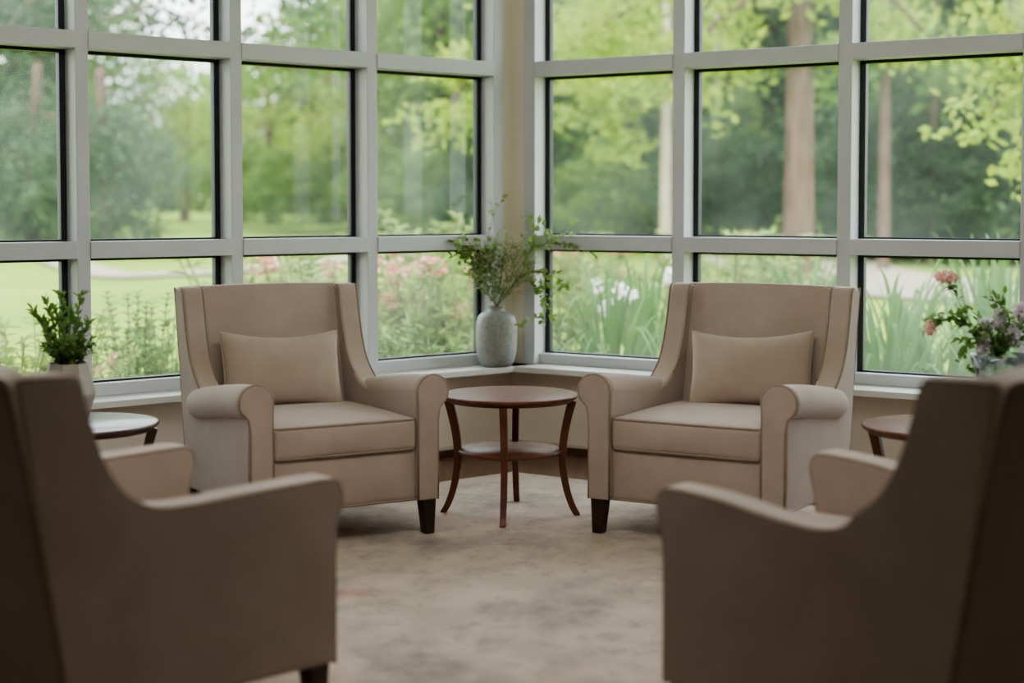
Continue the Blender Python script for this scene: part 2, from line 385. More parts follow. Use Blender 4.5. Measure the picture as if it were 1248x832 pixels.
def make_chair(scroll, label, dip=1.0, ws=0):
    XO = .372 if scroll else .385
    root = empty('armchair', (0,0,0), label=label, category='armchair', group='matching taupe armchairs')
    fab, pip = M['fabric'], M['pipe']
    prof = chair_profile(scroll, dip, ws)
    def fin(mb): return mb.move(dy=-HY)
    # backrest with puffed inner face, leaning back
    mb = rbox(XI+.004, .5, .5, .05, 12)
    def warp(x, y, z):
        v = z+.5                                   # 0 bottom .. 1 top
        zz = .30 + v*.612
        yb = .72 + .09*v - .008; yf = (.625 + .135*v) if scroll else (.61 + .125*v)
        tt = y+.5
        u = x/XI
        puff = .028*(1-u*u)*(1-abs(2*v-1.1)**3) if tt < .5 else 0
        zz += .006*(1-u*u)*(v**6)
        return (x, yf + (yb-yf)*tt - puff, zz)
    back = fin(mb.warp(warp)).build('backrest', fab, root)
    # outside back panel
    mb = rbox(XO-.002, .5, .5, .03, 10)
    def warp2(x, y, z):
        v = z+.5; zz = ZB + v*(.910-ZB); yb = .697 + .128*(v**1.25)
        return (x, yb - .05 + (y+.5)*.056, zz + .006*(1-(x/XO)**2)*(v**6))
    op = fin(mb.warp(warp2)).build('outside_back', fab, root)
    for s in (-1, 1):
        pm = MB().tube([(s*(XO-.004), .697+.128*(v**1.25)+.004-HY, ZB+v*(.908-ZB)) for v in [i/20 for i in range(21)]], .0042, 6)
        pm.build('piping', pip, op)
    # base rail under the cushion
    mb = rbox(XI+.003, .5, .5, .02, 8)
    mb.warp(lambda x,y,z: (x, .008 + (y+.5)*.64 - (.012*(1-(x/XI)**2)*(1-(2*z)**2) if y < -.4 else 0), ZB + (z+.5)*.19))
    base = fin(mb).build('base_rail', fab, root)
    MB().tube([(x, .004-HY, ZB+.004) for x in (-XO+.01, -.2, 0, .2, XO-.01)], .0045, 6).build('piping', pip, base)
    # seat cushion
    mb = rbox(XI-.002, .31, .058, .018, 14)
    def warp3(x, y, z):
        u, w = x/XI, y/.31
        d = max(0,1-u*u)*max(0,1-w*w)
        zz = z + (.020*d**.6 if z > .0 else 0)
        yy = y - (.010*(1-u*u)*(1-(z/.058)**2) if y < -.25 else 0)
        return (x, yy + .305, zz + .392)
    cush = fin(mb.warp(warp3)).build('seat_cushion', fab, root)
    for zz in (.446, .339):
        xs = XI-.006
        MB().tube([(-xs, .30-HY, zz), (-xs, .012-HY, zz), (-xs+.012,-.001-HY,zz), (-.14,-.003-HY,zz), (0,-.004-HY,zz), (.14,-.003-HY,zz), (xs-.012,-.001-HY,zz), (xs,.012-HY,zz), (xs,.30-HY,zz)], .0048, 6).build('piping', pip, cush)
    # arms running up into the wings
    for s in (-1, 1):
        mb = MB()
        pr = prof
        mb.prism(pr, 'x', min(s*XI, s*XO), max(s*XI, s*XO))
        arm = fin(mb).build('arm', fab, root, bevel=.026 if not scroll else .016, seg=4, fix=True, angle=50)
        if scroll:
            rc, rz, rr = .3475, .545, .0625
            k = []; rad = []
            for i in range(22):
                y = .69*i/21
                e = max(0, (y-.53)/.16)
                k.append((s*(rc - .03*e*e), y-HY, rz - .07*(y/.6)**1.3 + .02*e*e)); rad.append(rr*math.sqrt(max(.02, 1-e*e*.75)))
            roll = MB().tube(k, rad, 28).build('arm_roll', fab, arm)
            # padded front panel: a keyhole outline
            out = [(XI+.002, ZB), (XI+.002, rz-.06), (XI, rz)]
            out += [(rc+rr*math.cos(a), rz+rr*math.sin(a)) for a in [R(170-i*10) for i in range(21)]]
            out += [(XO+.004, rz-.058), (XO-.001, rz-.085), (XO-.004, rz-.12), (XO-.004, .30), (XO-.004, ZB)]
            pan = MB().prism([(s*x, z) for x, z in out], 'y', -.012-HY, .004-HY).build('arm_front', fab, arm, bevel=.006, seg=3, fix=True, angle=50)
            MB().tube([(s*x, -.008-HY, z) for x, z in [out[0]] + out[1:] ], .0042, 6).build('piping', pip, arm)
            i0 = next(i for i, p in enumerate(prof) if p[0] > .50)
            i1 = next(i for i, p in enumerate(prof) if p[0] >= .80)
            for xx in (XI+.003, XO-.003):
                MB().tube([(s*xx, p.x-HY, p.y) for p in offset_path(prof, i0+ (5 if xx < .3 else 2), i1, .004)], .0042, 6).build('piping', pip, arm)
            # seam where the roll meets the outer side
            MB().tube([(s*(XO+.0025), -.004-HY, rz-.052), (s*(XO+.002), .30-HY, rz-.081), (s*(XO+.001), .55-HY, rz-.108), (s*(XO-.001), .65-HY, rz-.10)], .0025, 6).build('seam', pip, arm)
        else:
            i1 = next(i for i, p in enumerate(prof) if p[0] >= .80)
            for xx in (XI+.005, XO-.005):
                MB().tube([(s*xx, p.x-HY, p.y) for p in offset_path(prof, 0, i1+1, .006)], .0048, 6).build('piping', pip, arm)
    # legs
    for (x, y, sp) in ((-.345,.045,-1), (.345,.045,-1), (-.335,.655,1), (.335,.655,1)):
        a, b = .029, .020
        sx = 1 if x > 0 else -1
        dx, dy = .004*sx, .004*sp if sp < 0 else .03
        bot = [(x+dx+i*b, y+dy+j*b-HY, .0135) for i, j in ((-1,-1),(1,-1),(1,1),(-1,1))]
        top = [(x+i*a, y+j*a-HY, ZB+.01) for i, j in ((-1,-1),(1,-1),(1,1),(-1,1))]
        MB().hexa(bot, top).build('leg', M['legwood'], root, smooth=False, bevel=.004, seg=2)
    return root
def put(o, alpha, local, world):
    """stand a thing so that its local floor point lands on the world point"""
    o.rotation_euler = (0,0,alpha)
    c, s = math.cos(alpha), math.sin(alpha)
    o.location = (world[0]-(c*local[0]-s*local[1]), world[1]-(s*local[0]+c*local[1]), 0)
cA = make_chair(True, 'taupe armchair left of the round table, facing right with lumbar pillow')
cB = copy_tree(cA); cB['label'] = 'taupe armchair right of the round table, facing left with lumbar pillow'
cC = make_chair(False, 'shadowed taupe armchair nearest at lower left of the photo, seen from behind', .15)
cD = make_chair(False, 'shadowed taupe armchair nearest at lower right of the photo, seen from behind', 1.0, -.025)
put(cA, R(30), (0,-HY), (-.60, 5.62)); cA.scale = (1, 1.0, 1.015)
put(cB, R(-30), (0,-HY), (.625, 5.62)); cB.scale = (1.045, 1.0, 1.015)
put(cC, R(133), (-XO,-HY), (-.42, 3.72)); cC.scale = (1, 1, .98)
put(cD, R(-132), (XO,-HY), (.345, 3.56)); cD.scale = (1, 1, .99)

# lumbar pillows
def make_pillow(label):
    w, h, th = .245, .162, .066
    root = empty('lumbar_pillow', (0,0,0), label=label, category='pillow', group='lumbar pillows on the armchairs')
    n, m_ = 26, 18
    def pt(u, v, sgn):
        k = (1-u**2)*(1-v**2)
        t = th*(max(k,0))**.42
        x = w*u*(1-.05*(1-v*v)); z = h*v*(1-.20*(1-u*u)) 
        wr = .004*noise.noise(Vector((u*3, v*3, sgn*2)))*k**.3
        return (x, sgn*t+wr, z)
    mb = MB(); idx = {}
    for s in (-1, 1):
        for i in range(n+1):
            for j in range(m_+1):
                u = math.sin((i/n-.5)*PI); v = math.sin((j/m_-.5)*PI)
                edge = i in (0,n) or j in (0,m_)
                key = (i,j,0 if edge else s)
                if key not in idx: idx[key] = len(mb.v); mb.v.append(pt(u,v,s))
        for i in range(n):
            for j in range(m_):
                q = [idx.get((a,b,s), idx.get((a,b,0))) for a,b in ((i,j),(i+1,j),(i+1,j+1),(i,j+1))]
                mb.f.append(tuple(q) if s < 0 else tuple(reversed(q)))
    body = mb.build('pillow_body', M['pillow'], root)
    ring = [pt(-1+2*i/20,-1,1) for i in range(20)] + [pt(1,-1+2*i/12,1) for i in range(12)] + [pt(1-2*i/20,1,1) for i in range(20)] + [pt(-1,1-2*i/12,1) for i in range(12)]
    MB().tube(ring, .0035, 6, closed=True).build('piping', M['pillow'], root)
    return root
pA = make_pillow('taupe lumbar pillow resting on the left armchair by the window')
pB = copy_tree(pA); pB['label'] = 'taupe lumbar pillow resting on the right armchair by the window'
def on_chair(o, ch, loc, tilt, roll, yaw):
    ch_m = Matrix.Translation(ch.location) @ Matrix.Rotation(ch.rotation_euler.z, 4, 'Z')
    o.matrix_world = ch_m @ Matrix.Translation((loc[0], loc[1]-HY, loc[2])) @ Matrix.Rotation(yaw,4,'Z') @ Matrix.Rotation(tilt,4,'X') @ Matrix.Rotation(roll,4,'Y')
on_chair(pA, cA, (-.02, .575, .597), R(-17), R(1.5), R(-2))
on_chair(pB, cB, (.03, .575, .597), R(-17), R(-2), R(8))

# ------------------------------------------------------------------ round side tables
def make_table(label, topmat):
    root = empty('side_table', (0,0,0), label=label, category='table', group='round wooden side tables')
    zt = .496
    MB().lathe([(0,zt-.030),(.235,zt-.030),(.250,zt-.028),(.260,zt-.018),(.268,zt-.014),(.272,zt-.007),(.271,zt-.002),(.266,zt),(0,zt)], 72).build('tabletop', topmat, root, bevel=0)
    MB().lathe([(0,.256),(.198,.256),(.206,.260),(.208,.268),(.204,.274),(0,.276)], 64).build('shelf', topmat, root)
    prof = spline([(.250,.470,0),(.236,.42,0),(.219,.34,0),(.211,.265,0),(.214,.19,0),(.229,.11,0),(.252,.045,0),(.272,.012,0)], 5)
    for k in range(4):
        mb = MB(); vs = []; n = len(prof)
        for i, p in enumerate(prof):
            wd = .014 - .003*i/n; dp = .017 - .006*i/n
            a = prof[max(i-1,0)]; b = prof[min(i+1,n-1)]; d = (b-a).normalized(); nr = Vector((-d.y, d.x, 0))
            for (sx, sw) in ((-1,-1),(1,-1),(1,1),(-1,1)):
                q = p + nr*dp*sx
                z = q.y if i < n-1 else .0128
                vs.append((q.x, wd*sw, z))
        fs = [(4*i+j, 4*i+(j+1)%4, 4*i+4+(j+1)%4, 4*i+4+j) for i in range(n-1) for j in range(4)]
        fs += [(3,2,1,0), tuple(4*(n-1)+j for j in range(4))]
        mb.add(vs, fs)
        A = R(-96+90*k); c, s = math.cos(A), math.sin(A)
        mb.warp(lambda x,y,z: (c*x-s*y, s*x+c*y, z))
        mb.build('leg', M['tablewood'] if topmat is M['tablewood'] else topmat, root, smooth=True, bevel=.003, seg=2, fix=True)
    return root
tC = make_table('round reddish wood side table with lower shelf between the far armchairs', M['tablewood'])
tC.location = (-.008, 6.20, 0)
tL = make_table('dark round side table under the potted plant, beside the left armchair', M['darktop'])
tL.location = (-1.50, 5.37, 0); tL.rotation_euler = (0,0,R(20))
tR = copy_tree(tC); tR['label'] = 'round wooden side table behind the near right armchair, holding the glass vase'
tR.location = (1.475, 5.31, 0); tR.rotation_euler = (0,0,R(-28))

# ------------------------------------------------------------------ vases and plants indoors
def grow(path, n=5): return spline([tuple(p) for p in path], n)
def sprig(name, label, cat, group, loc, path, rng, leafm, L=.02, W=.012, count=30, stem_r=.0016, t0=.25, spread=.02, flowers=None, fm=None, fsize=.01, sides=0):
    """a cut stem: path is relative to loc; leaves along it and on short side twigs"""
    root = empty(name, loc, label=label, category=cat, group=group)
    P = grow(path, 6); k = len(P)
    st = MB(); st.tube(P, [stem_r*(1.2-.8*i/k) for i in range(k)], 6)
    lf = MB(); fl = MB(); tips = [(P[-1], (P[-1]-P[-2]).normalized())]
    twigs = []
    for q in range(sides):
        i = int(k*rng.uniform(t0, .92)); d = (P[min(i+1,k-1)]-P[i-1]).normalized()
        v = (d*.7 + Vector((rng.uniform(-1,1), rng.uniform(-1,1), rng.uniform(-.3,.8)))).normalized()
        ln = rng.uniform(.6,1.3)*spread*2.2
        tw = [P[i] + v*ln*j/4 + Vector((0,0,-.15*ln*(j/4)**2)) for j in range(5)]
        st.tube(tw, stem_r*.55, 4); twigs.append(tw); tips.append((tw[-1], v))
    for q in range(count):
        if twigs and rng.random() < .65:
            tw = rng.choice(twigs); a = rng.uniform(.2,1); i = min(int(a*4),3); p = tw[i].lerp(tw[i+1], a*4-i); d = (tw[-1]-tw[0]).normalized()
        else:
            i = int(rng.uniform(t0,1)*(k-1)); p = P[i]; d = (P[min(i+1,k-1)]-P[max(i-1,0)]).normalized()
        dd = (d*.5 + Vector((rng.uniform(-1,1), rng.uniform(-1,1), rng.uniform(-.6,.9)))).normalized()
        s = rng.uniform(.65,1.2)
        lf.leaf(p, dd, Vector((rng.uniform(-.6,.6), rng.uniform(-1,.2), 1)), L*s, W*s, .2)
    st.build('stem', M['stem'], root)
    if count: lf.build('foliage', leafm, root)
    if flowers:
        for (off, r, n) in flowers:
            c = P[-1] + Vector(off)
            for q in range(n):
                v = Vector((rng.gauss(0,1), rng.gauss(0,1), rng.gauss(0,1))).normalized()
                p = c + Vector((v.x*r[0], v.y*r[0], v.z*r[1]))*rng.uniform(.15,1)**.5
                fl.leaf(p, (v+Vector((rng.uniform(-.7,.7),rng.uniform(-.7,.7),rng.uniform(-.7,.7)))).normalized(), v, fsize*rng.uniform(.7,1.2), fsize*.8, -.1)
                fl.leaf(p, (v+Vector((rng.uniform(-1,1),rng.uniform(-1,1),rng.uniform(-1,1)))).normalized(), v, fsize*rng.uniform(.7,1.2), fsize*.8, -.1)
        fl.build('blossom', fm, root)
    return root

# grey speckled vase standing on the sill in the corner
VY = 7.79; SC = VY/F
VX = (605-624)*SC
vz = ZS1 + .002
prof = [(0,0),(.066,0),(.078,.006),(.090,.028),(.1005,.07),(.1035,.12),(.1035,.19),(.101,.222),(.093,.248),(.078,.264),(.058,.272),(.046,.276),(.042,.283),(.043,.292),(.047,.297),(.044,.299),(.039,.294),(.037,.28),(.06,.262),(.085,.235),(.092,.19),(.09,.08),(.06,.02),(0,.015)]
vb = empty('floor_vase', (VX, VY, vz), label='grey speckled ceramic vase in the window corner', category='vase')
vb.name = 'ceramic_vase'
MB().lathe([(r,z) for r,z in prof], 56).build('vase_body', M['celadon'], vb)
rng = random.Random(5)
neck = Vector((0,0,.0))
def pxp(pts, c, scale, rng, dep=.06):
    out = []; y = 0; tgt = rng.uniform(-dep, dep*.2)
    for i, (x, y_) in enumerate(pts):
        out.append(((x-c[0])*scale, tgt*i/(len(pts)-1), -(y_-c[1])*scale))
    return out
NK = (605, 376)
def vs(label, pts, **kw):
    base = [(605, 430), (605, 376)]
    return sprig(kw.pop('name','leafy_branch'), label, 'branch', 'cut branches in the grey vase', (VX, VY, vz+.285), pxp([(605,420),(605,377)]+pts, NK, SC, rng), rng, kw.pop('lm', M['leaf_fresh']), **kw)
G = dict(L=.031, W=.022, spread=.06)
vs('tall leafy branch rising highest from the corner vase', [(600,340),(594,300),(600,262),(598,240)], count=66, sides=6, t0=.45, **G)
vs('leafy branch arching left out of the corner vase', [(594,345),(583,320),(572,302),(560,298)], count=120, sides=9, t0=.4, **G)
vs('leafy branch drooping at the left of the corner vase', [(592,350),(578,320),(566,308),(558,322)], count=90, sides=7, t0=.5, **G)
vs('long leafy branch arching far right out of the corner vase', [(618,345),(636,312),(662,297),(695,297),(716,306)], count=120, sides=9, t0=.5, **G)
vs('leafy branch leaning right below the longest arching branch', [(620,352),(638,334),(660,332),(682,340),(690,350)], count=90, sides=7, t0=.5, **G)
vs('leafy branch hanging down beside the right of the corner vase', [(622,356),(640,342),(654,350),(661,372),(660,396)], count=120, sides=8, t0=.5, **G)
vs('upright thin branch at the upper right of the corner vase', [(620,345),(640,315),(652,290),(656,266)], count=75, sides=6, t0=.6, **G)
H_ = dict(L=.018, W=.011, spread=.048, lm=M['leaf_grey'], stem_r=.0011)
for i, (tx, ty) in enumerate([(574,318),(588,304),(603,290),(618,296),(632,302),(646,318),(596,318),(614,314),(580,338),(634,336)]):
    vs('fine filler sprig with tiny leaves in the middle of the corner bouquet', [(605+(tx-605)*.25, 376+(ty-376)*.3), (605+(tx-605)*.75, 376+(ty-376)*.75), (tx,ty)],
       name='filler_sprig', count=150, sides=20, t0=.46, flowers=[((0,0,-.04),(.035,.05),26)] if i % 2 else None, fm=M['blush'], fsize=.011, **H_)

# potted plant on the dark side table
PX, PY = (81-624)/F*5.37, 5.37
pp = empty('potted_plant', (PX, PY, .498), label='bushy green potted plant in a grey pot on the left side table', category='plant')
MB().lathe([(0,0),(.060,0),(.066,.004),(.092,.09),(.094,.10),(.084,.15),(.068,.205),(.064,.205),(.06,.19),(0,.19)], 8).build('pot', M['pot'], pp, smooth=False, bevel=.002)
MB().lathe([(0,.196),(.058,.193)], 16).build('soil', M['soil'], pp)
rng = random.Random(11); lf = MB(); st = MB(); S2 = 5.37/F
for q in range(64):
    a = rng.uniform(0,2*PI); r = rng.uniform(.02,.08); 
    tip = Vector((math.cos(a)*r*1.15, math.sin(a)*r, .205+rng.uniform(.03,.10)))
    b = Vector((math.cos(a)*r*.4, math.sin(a)*r*.4, .195))
    pth = spline([b, b.lerp(tip,.5)+Vector((0,0,.012)), tip], 4); st.tube(pth, .0014, 5)
    for i in range(14):
        p = pth[rng.randrange(2,len(pth))]
        lf.leaf(p, Vector((rng.uniform(-1,1),rng.uniform(-1,1),rng.uniform(-.2,1))), Vector((rng.uniform(-.5,.5),rng.uniform(-.8,.2),1)), rng.uniform(.018,.030), rng.uniform(.009,.014))
for (tx, ty) in [(56,362),(64,372),(75,357),(98,358),(84,378),(45,380),(50,392),(104,392),(70,388),(90,396),(38,374)]:
    tip = Vector(((tx-81)*S2, rng.uniform(-.04,.04), .205+(442-ty)*S2*.97)); b = Vector(((tx-81)*S2*.3, 0, .2))
    pth = spline([b, b.lerp(tip,.55)+Vector((0,0,.02)), tip], 6); st.tube(pth, .0017, 5)
    k = len(pth)
    for i in range(26):
        j = rng.randrange(3,k); d = (pth[min(j+1,k-1)]-pth[j-1]).normalized()
        lf.leaf(pth[j], d*.9+Vector((rng.uniform(-1,1),rng.uniform(-1,1),rng.uniform(-.2,.6)))*.9, Vector((rng.uniform(-.5,.5),-.6,1)), rng.uniform(.024,.042), rng.uniform(.010,.016))
st.build('stems', M['stem'], pp); lf.build('foliage', M['leaf_dark'], pp)

# glass vase of garden flowers on the right side table
GY = 5.31; S3 = GY/F; GX = (1222-624)*S3
gv = empty('glass_vase', (GX, GY, .498), label='clear cut glass vase of flowers on the right side table', category='vase')
MB().lathe([(0,0),(.058,0),(.064,.006),(.068,.06),(.078,.13),(.094,.20),(.106,.240),(.103,.240),(.091,.20),(.075,.13),(.064,.06),(.058,.014),(0,.012)], 24).build('vase_body', M['vaseglass'], gv)
rng = random.Random(21)
def fs(name, label, cat, pts, lm, **kw):
    return sprig(name, label, cat, 'cut flowers in the glass vase', (GX, GY, .498+.238), pxp([(1222,500),(1215,450)]+pts, (1222,432), S3, rng, .05), rng, lm, **kw)
D = M['leaf_dark']; BG = dict(L=.030, W=.019, spread=.03)
fs('flower_stem', 'tall stem topped with a pink domed flower head, leaning left', 'flower', [(1198,415),(1180,388),(1163,360),(1150,338)], D, count=26, sides=4, t0=.45, flowers=[((0,0,.006),(.038,.018),300)], fm=M['pink'], fsize=.009, **BG)
fs('flower_stem', 'low stem with small pink blossoms hanging at far left', 'flower', [(1190,405),(1165,388),(1145,390),(1130,398)], D, count=50, sides=5, t0=.45, flowers=[((0,0,.0),(.016,.026),110)], fm=M['pink'], fsize=.009, **BG)
fs('leafy_branch', 'green leafy branch spreading left from the glass vase', 'branch', [(1195,402),(1175,392),(1155,388),(1140,386)], D, count=60, sides=7, t0=.4, **BG)
fs('leafy_branch', 'drooping leafy branch over the left rim of the glass vase', 'branch', [(1195,415),(1182,412),(1176,430),(1178,448)], D, count=50, sides=6, t0=.4, **BG)
fs('leafy_branch', 'upright leafy branch rising above the glass vase', 'branch', [(1218,400),(1216,380),(1213,362),(1208,356)], D, count=22, sides=5, t0=.6, **BG)
for (tx, ty, lb) in [(1204,392,'lowest left of the white lilac clusters in the glass vase'), (1196,412,'white lilac cluster touching the left rim of the glass vase'), (1218,380,'tallest white lilac cluster in the glass vase'), (1232,398,'white lilac cluster over the middle of the glass vase')]:
    fs('lilac_stem', lb, 'flower', [(1216,425),((tx+1216)/2,(ty+425)/2),(tx,ty)], D, count=40, sides=6, t0=.4, flowers=[((0,0,-.02),(.020,.036),220)], fm=M['white'], fsize=.011, L=.022, W=.012, spread=.03)
fs('lilac_stem', 'mauve lilac cluster at the right edge of the bouquet', 'flower', [(1228,420),(1238,398),(1244,378)], D, count=30, sides=5, t0=.4, flowers=[((0,0,0),(.026,.030),240)], fm=M['lilac'], fsize=.011, L=.022, W=.012, spread=.03)
for (tx, ty) in [(1190,398),(1208,408),(1222,402),(1238,408),(1248,398),(1228,385),(1258,404),(1200,420),(1252,384)]:
    fs('filler_sprig', 'fine green filler sprig inside the glass vase bouquet', 'branch', [(1220,425),((tx+1220)/2,(ty+425)/2),(tx,ty)], M['leaf_dark'], count=110, sides=12, t0=.3, L=.016, W=.009, spread=.03, stem_r=.0012)

# ------------------------------------------------------------------ garden
def ground_z(x, y): 
    d = math.hypot(x, y)
    return -.25 + max(0, d-14)*.0165 + .10*noise.noise(Vector((x*.05, y*.05, 0)))*min(1, max(0, (d-12)/20))
mb = MB(); nx, ny = 60, 50
ys = [-12 + 12*(i/10) for i in range(10)] + [132*(i/(ny-10))**1.8 for i in range(ny-9)]
for j, y in enumerate(ys):
    for i in range(nx+1):
        x = (i/nx-.5)*150
        mb.v.append((x, y, ground_z(x,y)))
for j in range(len(ys)-1):
    for i in range(nx):
        a = j*(nx+1)+i; mb.f.append((a, a+1, a+nx+2, a+nx+1))
mb.build('ground_lawn', M['lawn'], kind=ST)
def ribbon(name, pts, w):
    mb = MB(); P = spline(pts, 8)
    for i, p in enumerate(P):
        d = (P[min(i+1,len(P)-1)]-P[max(i-1,0)]).normalized(); x = Vector((-d.y,d.x,0))
        for s in (-1,-.33,.33,1):
            q = p + x*w*s*.5; mb.v.append((q.x,q.y,ground_z(q.x,q.y)+.05))
    for i in range(len(P)-1):
        for j in range(3): mb.f.append((4*i+j, 4*i+j+1, 4*i+5+j, 4*i+4+j))
    mb.build(name, M['path'], kind=ST)
def at(px, d): return ((px-624)/F*d, d)
ribbon('garden_path', [(*at(40,36),0), (*at(120,27.4),0), (*at(200,27),0), (*at(330,29),0), (*at(520,36),0)], .9)
ribbon('gravel_walk', [(*at(1500,20),0), (*at(1240,22),0), (*at(1100,24),0), (*at(980,29),0), (*at(900,42),0)], 3.2)

def crown_mesh(name, seed, h, r, z0, clumps, per, leaf, m, squash=1.0):
    rng = random.Random(seed); mb = MB()
    for c in range(clumps):
        while True:
            v = Vector((rng.uniform(-1,1), rng.uniform(-1,1), rng.uniform(-1,1)))
            if .25 < v.length < 1: break
        wid = r*(.75+.25*math.sin(v.z*2.2+seed))
        cen = Vector((v.x*wid, v.y*wid, z0 + (v.z*.5+.5)*(h-z0)))
        cr = rng.uniform(.5,1.0)*r*.26
        for q in range(per):
            w = Vector((rng.gauss(0,.5), rng.gauss(0,.5), rng.gauss(0,.32)))
            mb.card(cen + w*cr*1.3, leaf*rng.uniform(.7,1.3), leaf*.6, rng)
    me = bpy.data.meshes.new(name); me.from_pydata(mb.v, [], mb.f); me.materials.append(m)
    return me
def trunk_mb(h, r, lean=(0,0), fork=True, seed=0):
    rng = random.Random(seed); mb = MB()
    P = spline([(0,0,-.3),(lean[0]*.2,lean[1]*.2,h*.25),(lean[0]*.55,lean[1]*.55,h*.6),(lean[0],lean[1],h)], 5)
    mb.tube(P, [r*(1.25 if i == 0 else 1-.55*i/len(P)) for i in range(len(P))], 12)
    if fork:
        for q in range(5):
            a = rng.uniform(0,2*PI); z = h*rng.uniform(.35,.75); i = int(z/h*(len(P)-1)); p = P[i]
            L = h*rng.uniform(.2,.35)
            mb.tube(spline([p, p+Vector((math.cos(a)*L*.5, math.sin(a)*L*.5, L*.35)), p+Vector((math.cos(a)*L, math.sin(a)*L, L*.5))], 4), [r*.4*(1-.08*k) for k in range(9)], 6)
    return mb
CR = {}
def crown(kind, seed):
    k = (kind, seed)
    if k not in CR:
        CR[k] = {'t_yellow': lambda: crown_mesh('foliage', seed, 9, 3.6, .6, 170, 34, .24, M['t_yellow']),
                 't_mid':    lambda: crown_mesh('foliage', seed, 11, 4.0, .7, 230, 40, .30, M['t_mid']),
                 't_dark':   lambda: crown_mesh('foliage', seed, 12, 4.2, .3, 260, 40, .32, M['t_dark']),
                 't_blue':   lambda: crown_mesh('foliage', seed, 6, 3.0, .0, 220, 36, .24, M['t_blue'])}[kind]()
    return CR[k]
def tree(px, d, kind, seed, label, s=1.0, tr=.22, bark='bark', squash=1.0, sz=None, group='trees beyond the lawn'):
    x, y = at(px, d); z = ground_z(x, y)
    rng = random.Random(seed*7+int(px))
    o = empty('tree', (x,y,z), rng.uniform(0,6.28), label=label, category='tree', group=group)
    o.scale = (s*squash, s*squash, sz or s)
    f = bpy.data.objects.new('foliage', crown(kind, seed)); COL.objects.link(f); f.parent = o
    trunk_mb(7, tr/s, (rng.uniform(-.4,.4), rng.uniform(-.4,.4)), True, seed).build('trunk', M[bark], o)
    return o
# far woods, left to right
LBL = 'far tree in the woods, %s'
tree(-30, 44, 't_dark', 1, LBL % 'dark green at the left edge of the photo', 1.0)
for q, (px, d) in enumerate([(-190,50),(-420,46),(-700,44)]): tree(px, d, ('t_mid','t_dark','t_mid')[q], 1+q, LBL % ('%s beyond the left edge of the photo' % ('nearest','second','third')[q]), 1.0)
tree(95, 60, 't_mid', 1, LBL % 'mid green behind the leftmost mullion', .95)
tree(38, 36, 't_blue', 1, 'dark bluish bush tree at the far side of the lawn, in leftmost panes', .62)
tree(130, 34, 't_blue', 2, 'dark bluish bush tree just right of the leftmost mullion', .58)
tree(225, 62, 't_yellow', 1, LBL % 'light green in the second left window column', .72)
tree(330, 58, 't_yellow', 2, LBL % 'yellow green at the middle of the left window wall', .80)
tree(395, 64, 't_mid', 2, LBL % 'mid green with a low crown in the third left column', .68)
tree(285, 75, 't_mid', 3, LBL % 'hazy green behind the second left mullion', .70)
tree(440, 50, 't_yellow', 3, LBL % 'light green behind the third left mullion', .85)
tree(500, 56, 't_dark', 2, LBL % 'deep green in the window column left of the corner', 1.1)
tree(550, 44, 't_mid', 1, LBL % 'mid green just left of the corner post', .95)
tree(620, 52, 't_mid', 2, LBL % 'mid green directly behind the corner post', 1.1)
tree(700, 46, 't_dark', 3, LBL % 'deep green right of the corner post', 1.1)
tree(760, 40, 't_mid', 3, LBL % 'mid green in the first right window column', 1.0)
tree(850, 50, 't_dark', 1, LBL % 'deep green behind the first right mullion', 1.2)
tree(930, 42, 't_dark', 2, LBL % 'deep green left of the thick trunk', 1.05)
tree(1010, 46, 't_mid', 1, LBL % 'mid green right of the thick trunk', 1.1)
tree(1090, 38, 't_dark', 3, LBL % 'deep green in the rightmost window column', 1.05)
tree(1180, 36, 't_dark', 1, LBL % 'deep green at the right of the rightmost column', 1.05)
tree(1270, 32, 't_mid', 2, LBL % 'mid green at the right edge of the photo', 1.0)
for i, (px, s_, lb) in enumerate([(-120,1.9,'beyond the left edge'), (70,1.5,'behind the leftmost panes'), (230,1.15,'over the lawn in the second left column'), (400,1.2,'low behind the third left column'), (545,1.9,'left of the corner'),
        (690,2.3,'right of the corner'), (850,2.4,'behind the first right mullion'), (1010,2.4,'right of the thick trunk'), (1180,2.4,'deep in the rightmost column'), (1340,2.4,'beyond the right edge')]):
    tree(px, 96, 't_blue', 1+i%3, 'farthest hazy tree of the woods, ' + lb, s_)
for i, (px, d, k, s_, lb) in enumerate([(300,52,'t_mid',.36,'under the trees behind the second left mullion'), (350,48,'t_mid',.30,'in the third left column'), (405,50,'t_mid',.34,'in the third left column, right half'), (470,44,'t_mid',.30,'right of the third left mullion'),
        (530,42,'t_mid',.34,'in the column left of the corner'), (590,38,'t_dark',.30,'just left of the corner post'), (685,38,'t_dark',.34,'just right of the corner post'), (735,36,'t_mid',.30,'in the first right column'), (795,37,'t_dark',.34,'beside the slim pale trunk'),
        (880,34,'t_dark',.32,'left of the thick trunk'), (1000,34,'t_dark',.34,'right of the thick trunk'), (1060,31,'t_dark',.32,'left in the rightmost column'), (1120,32,'t_blue',.62,'in the middle of the rightmost column'), (1190,30,'t_dark',.34,'right in the rightmost column'), (1250,30,'t_blue',.6,'at the right edge of the photo')]):
    x, y = at(px, d)
    o = empty('bush', (x,y,ground_z(x,y)), i*1.3, label='low understory bush below the woods, ' + lb, category='bush', group='understory bushes')
    o.scale = (s_*1.2, s_*1.2, s_*(1 if k == 't_blue' else .8))
    f = bpy.data.objects.new('foliage', crown(k, 1+i%3)); COL.objects.link(f); f.parent = o
rng = random.Random(77); hb = MB()
